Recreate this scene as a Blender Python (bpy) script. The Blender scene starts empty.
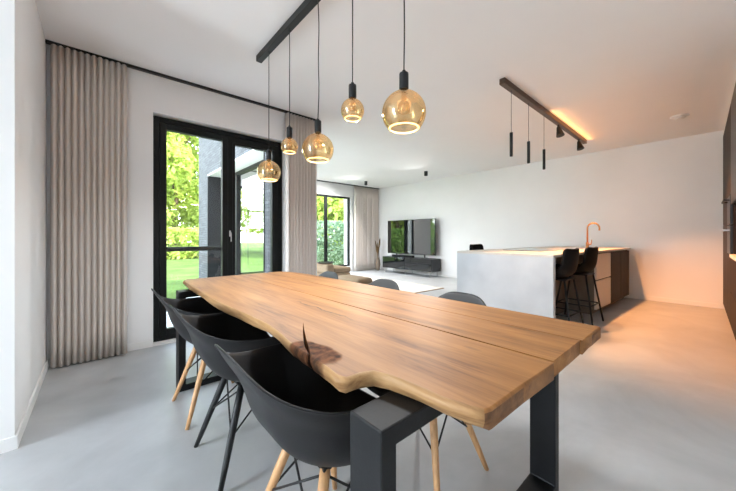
import bpy, bmesh, math, random
from mathutils import Vector, Matrix
from mathutils import noise as mnoise
PI = math.pi
random.seed(7)
scene = bpy.context.scene
COL = scene.collection
CEIL = 2.765

# ------------------------------------------------------------------ materials
MATS = {}
def new_mat(name):
    m = bpy.data.materials.new(name); m.use_nodes = True
    nt = m.node_tree; nt.nodes.clear()
    out = nt.nodes.new('ShaderNodeOutputMaterial')
    MATS[name] = m
    return m, nt, out

def N(nt, typ, **kw):
    n = nt.nodes.new(typ)
    for k, v in kw.items():
        if k.startswith('i_'): n.inputs[k[2:].replace('_', ' ')].default_value = v
        else: setattr(n, k, v)
    return n

def pmat(name, col, rough=.5, metal=0., spec=.5, var=0., vscale=3., bump=0., bscale=40., stretch=(1, 1, 1), col2=None, coat=0., detail=4.):
    m, nt, out = new_mat(name)
    b = N(nt, 'ShaderNodeBsdfPrincipled')
    b.inputs['Base Color'].default_value = (*col, 1)
    b.inputs['Roughness'].default_value = rough
    b.inputs['Metallic'].default_value = metal
    b.inputs['Specular IOR Level'].default_value = spec
    b.inputs['Coat Weight'].default_value = coat
    nt.links.new(b.outputs[0], out.inputs[0])
    tc = N(nt, 'ShaderNodeTexCoord'); mp = N(nt, 'ShaderNodeMapping')
    mp.inputs['Scale'].default_value = stretch
    nt.links.new(tc.outputs['Object'], mp.inputs[0])
    if var or col2:
        nz = N(nt, 'ShaderNodeTexNoise'); nz.inputs['Scale'].default_value = vscale; nz.inputs['Detail'].default_value = detail
        nt.links.new(mp.outputs[0], nz.inputs['Vector'])
        r = N(nt, 'ShaderNodeValToRGB')
        a = col2 if col2 else tuple(min(1, c * (1 - var)) for c in col)
        c2 = col if col2 else tuple(min(1, c * (1 + var)) for c in col)
        r.color_ramp.elements[0].position = .32; r.color_ramp.elements[0].color = (*a, 1)
        r.color_ramp.elements[1].position = .68; r.color_ramp.elements[1].color = (*c2, 1)
        nt.links.new(nz.outputs[0], r.inputs[0]); nt.links.new(r.outputs[0], b.inputs['Base Color'])
    if bump:
        nb = N(nt, 'ShaderNodeTexNoise'); nb.inputs['Scale'].default_value = bscale; nb.inputs['Detail'].default_value = 3
        nt.links.new(mp.outputs[0], nb.inputs['Vector'])
        bp = N(nt, 'ShaderNodeBump'); bp.inputs['Strength'].default_value = bump; bp.inputs['Distance'].default_value = .01
        nt.links.new(nb.outputs[0], bp.inputs['Height']); nt.links.new(bp.outputs[0], b.inputs['Normal'])
    return m

pmat('wall_paint', (.81, .80, .79), .85, spec=.2, var=.015, vscale=2, bump=.05, bscale=120)
pmat('ceiling_paint', (.82, .81, .80), .9, spec=.1, var=.01, vscale=2)
pmat('white_trim', (.80, .79, .77), .5, spec=.3)
pmat('curtain_cloth', (.66, .595, .545), .95, spec=.1)
pmat('black_metal', (.010, .0105, .011), .45, spec=.35)
pmat('frame_black', (.005, .006, .006), .5, spec=.22)
pmat('steel_black', (.009, .0095, .0105), .45, spec=.25, var=.25, vscale=9, bump=.05, bscale=60)
pmat('shell_plastic', (.013, .013, .014), .46, spec=.32, bump=.03, bscale=200)
pmat('stool_black', (.006, .006, .0065), .7, spec=.18)
pmat('oak_leg', (.56, .31, .14), .5, var=.15, vscale=9, stretch=(8, 8, .8))
pmat('island_concrete', (.60, .625, .655), .75, spec=.2, col2=(.50, .525, .56), vscale=2.6, bump=.06, bscale=30, detail=8)
pmat('worktop_stone', (.62, .58, .53), .5, spec=.35, var=.05, vscale=6)
pmat('drawer_white', (.84, .78, .72), .5, spec=.3)
pmat('panel_taupe', (.22, .19, .155), .7, spec=.2, var=.1, vscale=5, stretch=(1, 1, .2))
pmat('copper', (.50, .235, .10), .34, metal=1.)
pmat('steel', (.6, .6, .6), .3, metal=1.)
pmat('gloss_black', (.005, .006, .007), .06, spec=.6)
pmat('screen_black', (.006, .007, .008), .03, spec=.8)
MATS['screen_black'].node_tree.nodes['Principled BSDF'].inputs['IOR'].default_value = 1.75
pmat('satin_black', (.008, .008, .009), .35, spec=.35)
pmat('warm_lit_black', (.075, .038, .02), .45, spec=.5)  # black track bar; the warm light on its sides is put into this brown
pmat('sofa_cloth', (.26, .19, .125), .95, spec=.1, var=.08, vscale=70)
pmat('rug_wool', (.66, .63, .58), 1., spec=.05, var=.06, vscale=60, bump=.3, bscale=160)
pmat('rug_hem', (.33, .23, .14), .95, spec=.05)
pmat('pampas', (.20, .125, .06), .95, spec=.05, var=.25, vscale=40)
pmat('vase_clay', (.25, .19, .14), .8)
pmat('paving', (.36, .36, .35), .85, var=.12, vscale=4)
pmat('lawn_green', (.065, .10, .027), 1., spec=.05, var=.25, vscale=1.3, bump=.6, bscale=60)
pmat('garden_render', (.72, .71, .68), .9, spec=.1)
pmat('bark', (.16, .11, .07), .95, var=.3, vscale=6)

def slat_wood(name, ca, cb, pitch, axis=1):
    m, nt, out = new_mat(name)
    b = N(nt, 'ShaderNodeBsdfPrincipled'); b.inputs['Roughness'].default_value = .6; b.inputs['Specular IOR Level'].default_value = .25
    tc = N(nt, 'ShaderNodeTexCoord'); mp = N(nt, 'ShaderNodeMapping')
    mp.inputs['Scale'].default_value = (14, 14, 1)
    nt.links.new(tc.outputs['Object'], mp.inputs[0])
    nz = N(nt, 'ShaderNodeTexNoise'); nz.inputs['Scale'].default_value = 2.2; nz.inputs['Detail'].default_value = 5
    nt.links.new(mp.outputs[0], nz.inputs['Vector'])
    r = N(nt, 'ShaderNodeValToRGB')
    r.color_ramp.elements[0].position = .3; r.color_ramp.elements[0].color = (*ca, 1)
    r.color_ramp.elements[1].position = .72; r.color_ramp.elements[1].color = (*cb, 1)
    nt.links.new(nz.outputs[0], r.inputs[0]); nt.links.new(r.outputs[0], b.inputs['Base Color'])
    bp = N(nt, 'ShaderNodeBump'); bp.inputs['Strength'].default_value = .2; bp.inputs['Distance'].default_value = .004
    nt.links.new(nz.outputs[0], bp.inputs['Height']); nt.links.new(bp.outputs[0], b.inputs['Normal'])
    nt.links.new(b.outputs[0], out.inputs[0])
    return m
slat_wood('dark_wood', (.013, .008, .0055), (.040, .024, .015), .03)

def floor_mat():
    m, nt, out = new_mat('micro_concrete')
    b = N(nt, 'ShaderNodeBsdfPrincipled'); b.inputs['Specular IOR Level'].default_value = .4
    tc = N(nt, 'ShaderNodeTexCoord')
    n1 = N(nt, 'ShaderNodeTexNoise'); n1.inputs['Scale'].default_value = 1.1; n1.inputs['Detail'].default_value = 7; n1.inputs['Roughness'].default_value = .62; n1.inputs['Distortion'].default_value = .8
    n2 = N(nt, 'ShaderNodeTexNoise'); n2.inputs['Scale'].default_value = 5; n2.inputs['Detail'].default_value = 8
    for n in (n1, n2): nt.links.new(tc.outputs['Object'], n.inputs['Vector'])
    r = N(nt, 'ShaderNodeValToRGB')
    r.color_ramp.elements[0].position = .28; r.color_ramp.elements[0].color = (.345, .35, .355, 1)
    r.color_ramp.elements[1].position = .72; r.color_ramp.elements[1].color = (.535, .54, .545, 1)
    mx = N(nt, 'ShaderNodeMath', operation='MULTIPLY_ADD'); mx.inputs[1].default_value = .75
    m2 = N(nt, 'ShaderNodeMath', operation='MULTIPLY'); m2.inputs[1].default_value = .25
    nt.links.new(n2.outputs[0], m2.inputs[0]); nt.links.new(n1.outputs[0], mx.inputs[0]); nt.links.new(m2.outputs[0], mx.inputs[2])
    nt.links.new(mx.outputs[0], r.inputs[0]); nt.links.new(r.outputs[0], b.inputs['Base Color'])
    rr = N(nt, 'ShaderNodeMapRange'); rr.inputs['To Min'].default_value = .28; rr.inputs['To Max'].default_value = .48
    nt.links.new(n2.outputs[0], rr.inputs['Value']); nt.links.new(rr.outputs[0], b.inputs['Roughness'])
    nt.links.new(b.outputs[0], out.inputs[0])
floor_mat()

def brick_mat():
    m, nt, out = new_mat('grey_brick')
    b = N(nt, 'ShaderNodeBsdfPrincipled'); b.inputs['Roughness'].default_value = .9
    tc = N(nt, 'ShaderNodeTexCoord'); sx = N(nt, 'ShaderNodeSeparateXYZ'); cx = N(nt, 'ShaderNodeCombineXYZ')
    ad = N(nt, 'ShaderNodeMath', operation='ADD')
    nt.links.new(tc.outputs['Object'], sx.inputs[0])
    nt.links.new(sx.outputs['X'], ad.inputs[0]); nt.links.new(sx.outputs['Y'], ad.inputs[1])
    nt.links.new(ad.outputs[0], cx.inputs[0]); nt.links.new(sx.outputs['Z'], cx.inputs[1])
    bt = N(nt, 'ShaderNodeTexBrick'); bt.inputs['Scale'].default_value = 1
    bt.inputs['Brick Width'].default_value = .24; bt.inputs['Row Height'].default_value = .055; bt.inputs['Mortar Size'].default_value = .006
    bt.inputs['Color1'].default_value = (.05, .051, .055, 1); bt.inputs['Color2'].default_value = (.088, .09, .095, 1); bt.inputs['Mortar'].default_value = (.03, .03, .032, 1)
    nt.links.new(cx.outputs[0], bt.inputs['Vector']); nt.links.new(bt.outputs['Color'], b.inputs['Base Color'])
    bp = N(nt, 'ShaderNodeBump'); bp.inputs['Strength'].default_value = .5; bp.inputs['Distance'].default_value = .01; bp.invert = True
    nt.links.new(bt.outputs['Fac'], bp.inputs['Height']); nt.links.new(bp.outputs[0], b.inputs['Normal'])
    nt.links.new(b.outputs[0], out.inputs[0])
brick_mat()

def table_mat(name, stops, edge=False):
    m, nt, out = new_mat(name)
    b = N(nt, 'ShaderNodeBsdfPrincipled'); b.inputs['Roughness'].default_value = .5; b.inputs['Specular IOR Level'].default_value = .34
    tc = N(nt, 'ShaderNodeTexCoord'); sp = N(nt, 'ShaderNodeSeparateXYZ')
    nt.links.new(tc.outputs['Object'], sp.inputs[0])
    mp = N(nt, 'ShaderNodeMapping'); mp.inputs['Scale'].default_value = (.9, 9, 14) if not edge else (1.6, 12, 30)
    nt.links.new(tc.outputs['Object'], mp.inputs[0])
    n1 = N(nt, 'ShaderNodeTexNoise'); n1.inputs['Scale'].default_value = 1.5; n1.inputs['Detail'].default_value = 7; n1.inputs['Roughness'].default_value = .6; n1.inputs['Distortion'].default_value = .6
    nt.links.new(mp.outputs[0], n1.inputs['Vector'])
    mp2 = N(nt, 'ShaderNodeMapping'); mp2.inputs['Scale'].default_value = (6, 110, 110)
    nt.links.new(tc.outputs['Object'], mp2.inputs[0])
    n2 = N(nt, 'ShaderNodeTexNoise'); n2.inputs['Scale'].default_value = 1.; n2.inputs['Detail'].default_value = 3
    nt.links.new(mp2.outputs[0], n2.inputs['Vector'])
    ma = N(nt, 'ShaderNodeMath', operation='MULTIPLY_ADD'); ma.inputs[1].default_value = .78
    mb = N(nt, 'ShaderNodeMath', operation='MULTIPLY'); mb.inputs[1].default_value = .22
    nt.links.new(n2.outputs[0], mb.inputs[0]); nt.links.new(n1.outputs[0], ma.inputs[0]); nt.links.new(mb.outputs[0], ma.inputs[2])
    r = N(nt, 'ShaderNodeValToRGB')
    els = r.color_ramp.elements
    els[0].position, els[0].color = stops[0][0], (*stops[0][1], 1)
    els[1].position, els[1].color = stops[-1][0], (*stops[-1][1], 1)
    for p, c in stops[1:-1]:
        e = els.new(p); e.color = (*c, 1)
    nt.links.new(ma.outputs[0], r.inputs[0])
    col = r.outputs[0]
    def M(op, a, bb, c=None):
        n = N(nt, 'ShaderNodeMath', operation=op)
        for i, v in enumerate((a, bb, c)):
            if v is None: continue
            if isinstance(v, (int, float)): n.inputs[i].default_value = v
            else: nt.links.new(v, n.inputs[i])
        return n.outputs[0]
    def mixc(fac, base, c):
        n = N(nt, 'ShaderNodeMix', data_type='RGBA')
        nt.links.new(fac, n.inputs['Factor']); nt.links.new(base, n.inputs['A']); n.inputs['B'].default_value = (*c, 1)
        return n.outputs['Result']
    X, Y = sp.outputs['X'], sp.outputs['Y']
    if True:
        nw = N(nt, 'ShaderNodeTexNoise'); nw.inputs['Scale'].default_value = 9; nw.inputs['Detail'].default_value = 5
        nt.links.new(tc.outputs['Object'], nw.inputs['Vector'])
        W = M('SUBTRACT', nw.outputs[0], .5)
        # dark bark inclusion beside the split
        dx = M('DIVIDE', M('ADD', X, .805), .105); dy = M('DIVIDE', M('SUBTRACT', Y, .482), .068)
        d = M('ADD', M('MULTIPLY', dx, dx), M('MULTIPLY', dy, dy))
        mr = N(nt, 'ShaderNodeMapRange'); mr.interpolation_type = 'SMOOTHSTEP'
        nt.links.new(M('ADD', d, M('MULTIPLY', W, 1.6)), mr.inputs['Value'])
        mr.inputs['From Min'].default_value = .75; mr.inputs['From Max'].default_value = 1.15; mr.inputs['To Min'].default_value = .95; mr.inputs['To Max'].default_value = 0
        vo = N(nt, 'ShaderNodeTexNoise'); vo.inputs['Scale'].default_value = 34; vo.inputs['Detail'].default_value = 4
        nt.links.new(tc.outputs['Object'], vo.inputs['Vector'])
        vr = N(nt, 'ShaderNodeValToRGB'); vr.color_ramp.elements[0].position = .35; vr.color_ramp.elements[0].color = (.03, .010, .004, 1)
        vr.color_ramp.elements[1].position = .65; vr.color_ramp.elements[1].color = (.17, .06, .022, 1)
        nt.links.new(vo.outputs[0], vr.inputs[0])
        n = N(nt, 'ShaderNodeMix', data_type='RGBA')
        nt.links.new(mr.outputs[0], n.inputs['Factor']); nt.links.new(col, n.inputs['A']); nt.links.new(vr.outputs[0], n.inputs['B'])
        col = n.outputs['Result']
        nt.links.new(M('MULTIPLY_ADD', mr.outputs[0], .42, .5), b.inputs['Roughness'])
    if not edge:
        # fine drying crack along the grain
        yy = M('ABSOLUTE', M('SUBTRACT', Y, M('ADD', .80, M('MULTIPLY', W, .09))), 0)
        line = N(nt, 'ShaderNodeMapRange'); nt.links.new(yy, line.inputs['Value'])
        line.inputs['From Min'].default_value = .002; line.inputs['From Max'].default_value = .006; line.inputs['To Min'].default_value = .85; line.inputs['To Max'].default_value = 0
        g = N(nt, 'ShaderNodeMapRange'); nt.links.new(M('ABSOLUTE', M('ADD', X, 1.26), 0), g.inputs['Value'])
        g.inputs['From Min'].default_value = .12; g.inputs['From Max'].default_value = .32; g.inputs['To Min'].default_value = 1; g.inputs['To Max'].default_value = 0
        col = mixc(M('MULTIPLY', line.outputs[0], g.outputs[0]), col, (.05, .022, .01))
        # little knot near the head end
        dx = M('DIVIDE', M('ADD', X, .50), .035); dy = M('DIVIDE', M('SUBTRACT', Y, .875), .012)
        d = M('ADD', M('MULTIPLY', dx, dx), M('MULTIPLY', dy, dy))
        k = N(nt, 'ShaderNodeMapRange'); nt.links.new(M('ADD', d, M('MULTIPLY', W, 3)), k.inputs['Value'])
        k.inputs['From Min'].default_value = .2; k.inputs['From Max'].default_value = 1.2; k.inputs['To Min'].default_value = .55; k.inputs['To Max'].default_value = 0
        col = mixc(k.outputs[0], col, (.16, .07, .03))
    nt.links.new(col, b.inputs['Base Color'])
    bp = N(nt, 'ShaderNodeBump'); bp.inputs['Strength'].default_value = .12 if not edge else .45; bp.inputs['Distance'].default_value = .004
    nt.links.new(ma.outputs[0], bp.inputs['Height']); nt.links.new(bp.outputs[0], b.inputs['Normal'])
    nt.links.new(b.outputs[0], out.inputs[0])
table_mat('table_wood', [(.30, (.095, .034, .010)), (.43, (.24, .100, .029)), (.58, (.335, .150, .046)), (.74, (.42, .215, .078))])
table_mat('table_endgrain', [(.30, (.08, .033, .012)), (.5, (.165, .072, .026)), (.7, (.25, .12, .045))], edge=True)
table_mat('table_sapwood', [(.30, (.20, .095, .036)), (.5, (.37, .205, .085)), (.7, (.50, .31, .145))], edge=True)

def glass_mat(name, tint, refl=1.0, base=.04):
    m, nt, out = new_mat(name)
    t = N(nt, 'ShaderNodeBsdfTransparent'); t.inputs[0].default_value = (*tint, 1)
    g = N(nt, 'ShaderNodeBsdfGlossy'); g.inputs['Roughness'].default_value = .0; g.inputs[0].default_value = (1, 1, 1, 1)
    fr = N(nt, 'ShaderNodeFresnel'); fr.inputs[0].default_value = 1.5
    mm = N(nt, 'ShaderNodeMath', operation='MULTIPLY'); mm.inputs[1].default_value = refl
    nt.links.new(fr.outputs[0], mm.inputs[0])
    mx = N(nt, 'ShaderNodeMixShader')
    ge = N(nt, 'ShaderNodeNewGeometry'); inv = N(nt, 'ShaderNodeMath', operation='SUBTRACT'); inv.inputs[0].default_value = 1
    nt.links.new(ge.outputs['Backfacing'], inv.inputs[1])          # a pane reflects from its outer faces only
    m3 = N(nt, 'ShaderNodeMath', operation='MULTIPLY'); nt.links.new(mm.outputs[0], m3.inputs[0]); nt.links.new(inv.outputs[0], m3.inputs[1])
    nt.links.new(m3.outputs[0], mx.inputs[0]); nt.links.new(t.outputs[0], mx.inputs[1]); nt.links.new(g.outputs[0], mx.inputs[2])
    nt.links.new(mx.outputs[0], out.inputs[0])
glass_mat('pane_glass', (.97, .985, .98))

def amber_mat():
    m, nt, out = new_mat('amber_glass')
    t = N(nt, 'ShaderNodeBsdfTransparent'); t.inputs[0].default_value = (.91, .77, .55, 1)
    g = N(nt, 'ShaderNodeBsdfGlossy'); g.inputs['Roughness'].default_value = .03; g.inputs[0].default_value = (.95, .77, .52, 1)
    lw = N(nt, 'ShaderNodeLayerWeight'); lw.inputs[0].default_value = .42
    mr = N(nt, 'ShaderNodeMapRange'); mr.inputs['To Min'].default_value = .14; mr.inputs['To Max'].default_value = .70
    nt.links.new(lw.outputs['Facing'], mr.inputs['Value'])
    mx = N(nt, 'ShaderNodeMixShader')
    nt.links.new(mr.outputs[0], mx.inputs[0]); nt.links.new(t.outputs[0], mx.inputs[1]); nt.links.new(g.outputs[0], mx.inputs[2])
    nt.links.new(mx.outputs[0], out.inputs[0])
amber_mat()

def emit_mat(name, col, s):
    m, nt, out = new_mat(name)
    e = N(nt, 'ShaderNodeEmission'); e.inputs[0].default_value = (*col, 1); e.inputs[1].default_value = s
    nt.links.new(e.outputs[0], out.inputs[0])
emit_mat('led_warm', (1, .60, .26), 1.25)
emit_mat('led_core', (1, .60, .26), .12)

def leaf_mat(name, ca, cb):
    m, nt, out = new_mat(name)
    d = N(nt, 'ShaderNodeBsdfDiffuse'); tr = N(nt, 'ShaderNodeBsdfTranslucent'); mx = N(nt, 'ShaderNodeMixShader'); mx.inputs[0].default_value = .4
    tc = N(nt, 'ShaderNodeTexCoord'); nz = N(nt, 'ShaderNodeTexNoise'); nz.inputs['Scale'].default_value = 2.1; nz.inputs['Detail'].default_value = 6
    nt.links.new(tc.outputs['Object'], nz.inputs['Vector'])
    r = N(nt, 'ShaderNodeValToRGB'); r.color_ramp.elements[0].position = .3; r.color_ramp.elements[0].color = (*ca, 1)
    r.color_ramp.elements[1].position = .7; r.color_ramp.elements[1].color = (*cb, 1)
    nt.links.new(nz.outputs[0], r.inputs[0])
    nt.links.new(r.outputs[0], d.inputs[0]); nt.links.new(r.outputs[0], tr.inputs[0])
    nt.links.new(d.outputs[0], mx.inputs[1]); nt.links.new(tr.outputs[0], mx.inputs[2]); nt.links.new(mx.outputs[0], out.inputs[0])
leaf_mat('leaf_lime', (.22, .31, .045), (.55, .64, .16))
leaf_mat('leaf_green', (.12, .23, .05), (.33, .46, .12))
leaf_mat('leaf_grey', (.12, .20, .11), (.34, .42, .30))

# ------------------------------------------------------------------ builders
class MB:
    def __init__(s): s.bm = bmesh.new()
    def box(s, x0, x1, y0, y1, z0, z1, mi=0):
        v = [s.bm.verts.new((x, y, z)) for x in (x0, x1) for y in (y0, y1) for z in (z0, z1)]
        for f in ((0, 1, 3, 2), (4, 6, 7, 5), (0, 4, 5, 1), (2, 3, 7, 6), (0, 2, 6, 4), (1, 5, 7, 3)):
            s.bm.faces.new([v[i] for i in f]).material_index = mi
        return s
    def quad(s, pts):
        s.bm.faces.new([s.bm.verts.new(p) for p in pts]); return s
    def tube(s, pts, r, seg=10, caps=True):
        pts = [Vector(p) for p in pts]; n = len(pts)
        rs = r if isinstance(r, (list, tuple)) else [r] * n
        rings = []; ref = None
        for i, p in enumerate(pts):
            t = (pts[min(i + 1, n - 1)] - pts[max(i - 1, 0)]).normalized()
            if ref is None or abs(ref.dot(t)) > .95:
                ref = Vector((0, 0, 1)) if abs(t.z) < .9 else Vector((1, 0, 0))
            a = (ref - t * ref.dot(t)).normalized(); ref = a
            b = t.cross(a)
            rings.append([s.bm.verts.new(p + (a * math.cos(2 * PI * k / seg) + b * math.sin(2 * PI * k / seg)) * rs[i]) for k in range(seg)])
        for A, B in zip(rings, rings[1:]):
            for k in range(seg): s.bm.faces.new((A[k], A[(k + 1) % seg], B[(k + 1) % seg], B[k]))
        if caps:
            s.bm.faces.new(rings[0][::-1]); s.bm.faces.new(rings[-1])
        return s
    def lathe(s, prof, c=(0, 0, 0), seg=32, close=False):
        rings = []
        for r, z in prof:
            if r < 1e-5: rings.append([s.bm.verts.new((c[0], c[1], c[2] + z))])
            else: rings.append([s.bm.verts.new((c[0] + r * math.cos(2 * PI * k / seg), c[1] + r * math.sin(2 * PI * k / seg), c[2] + z)) for k in range(seg)])
        for A, B in zip(rings, rings[1:]):
            for k in range(seg):
                k2 = (k + 1) % seg
                if len(A) == 1 and len(B) == 1: continue
                if len(A) == 1: s.bm.faces.new((A[0], B[k2], B[k]))
                elif len(B) == 1: s.bm.faces.new((A[k], A[k2], B[0]))
                else: s.bm.faces.new((A[k], A[k2], B[k2], B[k]))
        return s
    def build(s, name, mat, parent=None, smooth=False, bevel=0., bseg=2, sub=0, recalc=True, merge=0.):
        if merge: bmesh.ops.remove_doubles(s.bm, verts=s.bm.verts, dist=merge)
        if recalc: bmesh.ops.recalc_face_normals(s.bm, faces=s.bm.faces)
        me = bpy.data.meshes.new(name); s.bm.to_mesh(me); s.bm.free()
        for mm in (mat if isinstance(mat, (list, tuple)) else [mat]): me.materials.append(MATS[mm])
        o = bpy.data.objects.new(name, me); COL.objects.link(o)
        if smooth:
            for p in me.polygons: p.use_smooth = True
        if bevel:
            b = o.modifiers.new('bevel', 'BEVEL'); b.width = bevel; b.segments = bseg; b.limit_method = 'ANGLE'; b.angle_limit = math.radians(50)
            if bseg > 2:
                for p in me.polygons: p.use_smooth = True
                b.harden_normals = True
        if sub:
            q = o.modifiers.new('sub', 'SUBSURF'); q.levels = sub; q.render_levels = sub
        if parent: o.parent = parent
        return o

def thing(name, label, cat, loc=(0, 0, 0), rz=0., group=None):
    o = bpy.data.objects.new(name, None); COL.objects.link(o); o.empty_display_size = .1
    o.location = loc; o.rotation_euler = (0, 0, rz)
    tag(o, label, cat, group); return o
def tag(o, label, cat, group=None):
    o['label'] = label; o['category'] = cat
    if group: o['group'] = group
    return o
def struct(o): o['kind'] = 'structure'; return o
def dup(root, loc, rz, label, group=None):
    r = root.copy(); COL.objects.link(r); r.location = loc; r.rotation_euler = (0, 0, rz); r['label'] = label
    if group: r['group'] = group
    for ch in list(root.children):
        c = ch.copy(); COL.objects.link(c); c.parent = r
        for g in list(ch.children):
            d = g.copy(); COL.objects.link(d); d.parent = c
    return r

# ------------------------------------------------------------------ room shell
WX = -3.78          # inner face of the dining window wall
LX = -7.72          # inner face of the living window wall
BY = 7.25           # back wall
ST = 2.36           # inner face of the wall where the living room widens
m = MB(); m.box(WX, .85, -4, BY, -.12, 0); m.box(LX, WX, ST, BY, -.12, 0)
struct(m.build('floor', 'micro_concrete'))
m = MB(); m.box(-4.14, 1.05, -4.2, BY + .25, CEIL, CEIL + .3); m.box(LX - .35, -4.14, 2.0, BY + .25, CEIL, CEIL + .3)
struct(m.build('ceiling', 'ceiling_paint'))
# dining window wall with its opening
OY0, OY1, OZ1 = .42, 1.86, 2.39
m = MB(); m.box(-4.14, WX, -.33, OY0, 0, CEIL); m.box(-4.14, WX, OY1, ST, 0, CEIL); m.box(-4.14, WX, OY0, OY1, OZ1, CEIL); m.box(-4.14, WX, OY0, OY1, -.12, .02)
struct(m.build('wall_left', 'wall_paint'))
m = MB(); m.box(-4.14, -2.44, -.58, -.33, 0, CEIL); m.box(-2.69, -2.44, -4, -.58, 0, CEIL)
struct(m.build('wall_near', 'wall_paint'))
m = MB(); m.box(LX - .35, 1.05, BY, BY + .25, 0, CEIL)
struct(m.build('wall_back', 'wall_paint'))
# right wall with a window beside the camera, rear wall with wide glazing behind it
m = MB(); m.box(.85, 1.05, -4, BY, 0, CEIL)
struct(m.build('wall_right', 'wall_paint'))
m = MB(); m.box(-2.69, -2.4, -4.2, -4, 0, CEIL); m.box(-1.35, 1.05, -4.2, -4, 0, CEIL); m.box(-2.4, -1.35, -4.2, -4, 2.5, CEIL); m.box(-2.4, -1.35, -4.2, -4, -.12, .05)
struct(m.build('wall_rear', 'wall_paint'))
# living room outer wall with its window
LY0, LY1, LZ0, LZ1 = 4.74, 6.08, .17, 2.38
QY0, QY1 = 2.52, 3.72
m = MB(); m.box(LX - .35, LX, ST, QY0, 0, CEIL); m.box(LX - .35, LX, QY1, LY0, 0, CEIL); m.box(LX - .35, LX, LY1, BY, 0, CEIL)
for a_, b_ in ((LY0, LY1), (QY0, QY1)): m.box(LX - .35, LX, a_, b_, LZ1, CEIL); m.box(LX - .35, LX, a_, b_, 0, LZ0)
struct(m.build('wall_living', 'wall_paint'))
# brick block beside the terrace (outer skin of the living room)
PX0, PX1, PZ1 = -7.62, -4.45, 2.52
m = MB(); m.box(-8.45, PX0, 1.87, ST, -.12, 3.7); m.box(PX1, -4.14, 1.87, ST, -.12, 3.7); m.box(PX0, PX1, 1.87, ST, PZ1, 3.7)
struct(m.build('wall_terrace', 'grey_brick'))
# baseboards
def base(name, *boxes):
    m = MB()
    for b in boxes: m.box(*b, 0, .07)
    struct(m.build(name, 'white_trim', bevel=.003))
base('baseboard_back', (LX, .11, BY - .013, BY))
base('baseboard_near', (-3.78, -2.44, -.33, -.317), (-2.44, -2.427, -4, -.317))
base('baseboard_left', (WX, WX + .013, -.33, .42), (WX, WX + .013, 1.86, ST))

# ------------------------------------------------------------------ windows
def frame_boxes(ax, pos, th, a0, a1, z0, z1, w):
    """boxes of a rectangular frame standing in a plane; ax = the axis of its normal"""
    out = [(a0, a0 + w, z0, z1), (a1 - w, a1, z0, z1), (a0 + w, a1 - w, z1 - w, z1), (a0 + w, a1 - w, z0, z0 + w)]
    return [(pos, pos + th, b[0], b[1], b[2], b[3]) if ax == 'x' else (b[0], b[1], pos, pos + th, b[2], b[3]) for b in out]
def add(m, boxes):
    for b in boxes: m.box(*b)
    return m
fx = -3.93
w1 = add(MB(), frame_boxes('x', fx, .08, OY0 + .005, OY1, .02, OZ1 - .012, .055)).build('window_1', 'frame_black', bevel=.004)
struct(w1)
MY = 1.165
for (a0, a1) in ((.482, MY), (MY, 1.805)):
    s = add(MB(), frame_boxes('x', fx + .015, .065, a0, a1, .075, OZ1 - .07, .062 if a0 < 1 else .085)).build('sash', 'frame_black', w1, bevel=.004)
    g = MB(); g.box(fx + .042, fx + .050, a0 + .05, a1 - .05, .13, OZ1 - .12); g.build('pane', 'pane_glass', s)
    sb = add(MB(), frame_boxes('x', fx + .078, .006, a0 + .055, a1 - .055, .13, OZ1 - .125, .008)); sb.build('glazing_bead', 'steel_black', s)
m = MB(); m.box(fx - .03, fx + .02, .53, MY - .03, .955, 1.005); m.build('transom', 'frame_black', w1, bevel=.004)
m = MB(); m.box(fx + .081, fx + .087, MY + .014, MY + .032, 1.12, 1.19); m.tube([(fx + .089, MY + .025, 1.165), (fx + .115, MY + .025, 1.165), (fx + .118, MY + .025, 1.155), (fx + .118, MY + .025, 1.06)], .0055)
m.build('window_handle', 'steel', w1, smooth=False)
w2 = add(MB(), frame_boxes('x', -7.84, .08, LY0, LY1, LZ0, LZ1, .05)); 
w2.box(-7.84, -7.76, 5.14, 5.22, LZ0, LZ1)
w2 = struct(w2.build('window_2', 'frame_black', bevel=.004))
m = MB(); m.box(-7.81, -7.80, LY0 + .03, LY1 - .03, LZ0 + .03, LZ1 - .03); m.build('pane', 'pane_glass', w2)
w5 = struct(add(MB(), frame_boxes('x', -7.84, .08, QY0, QY1, LZ0, LZ1, .05)).build('window_5', 'frame_black', bevel=.004))
m = MB(); m.box(-7.81, -7.80, QY0 + .03, QY1 - .03, LZ0 + .03, LZ1 - .03); m.build('pane', 'pane_glass', w5)
w3 = add(MB(), frame_boxes('y', 2.20, .10, PX0, PX1, .0, PZ1, .09))
for xx in (-6.80,): w3.box(xx, xx + .10, 2.20, 2.29, 0, PZ1)
w3 = struct(w3.build('window_3', 'frame_black', bevel=.004))
m = MB(); m.box(PX0 + .05, PX1 - .05, 2.245, 2.255, .05, PZ1 - .05); m.build('pane', 'pane_glass', w3)
m = MB(); m.box(PX0 - .001, PX0 + .03, 1.86, 2.20, 0, PZ1); m.box(PX1 - .03, PX1, 1.86, 2.20, 0, PZ1)
m.build('window_lining', 'steel_black', w3)
m = MB(); m.box(PX0 + .031, PX1 - .031, 1.862, 2.20, PZ1 - .03, PZ1 + .001); m.build('soffit_lining', 'white_trim', w3)
w4 = add(MB(), frame_boxes('y', -4.13, .07, -2.4, -1.35, .05, 2.5, .06)); w4.box(-1.91, -1.84, -4.13, -4.06, .05, 2.5)
w4 = struct(w4.build('window_4', 'frame_black'))

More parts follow.
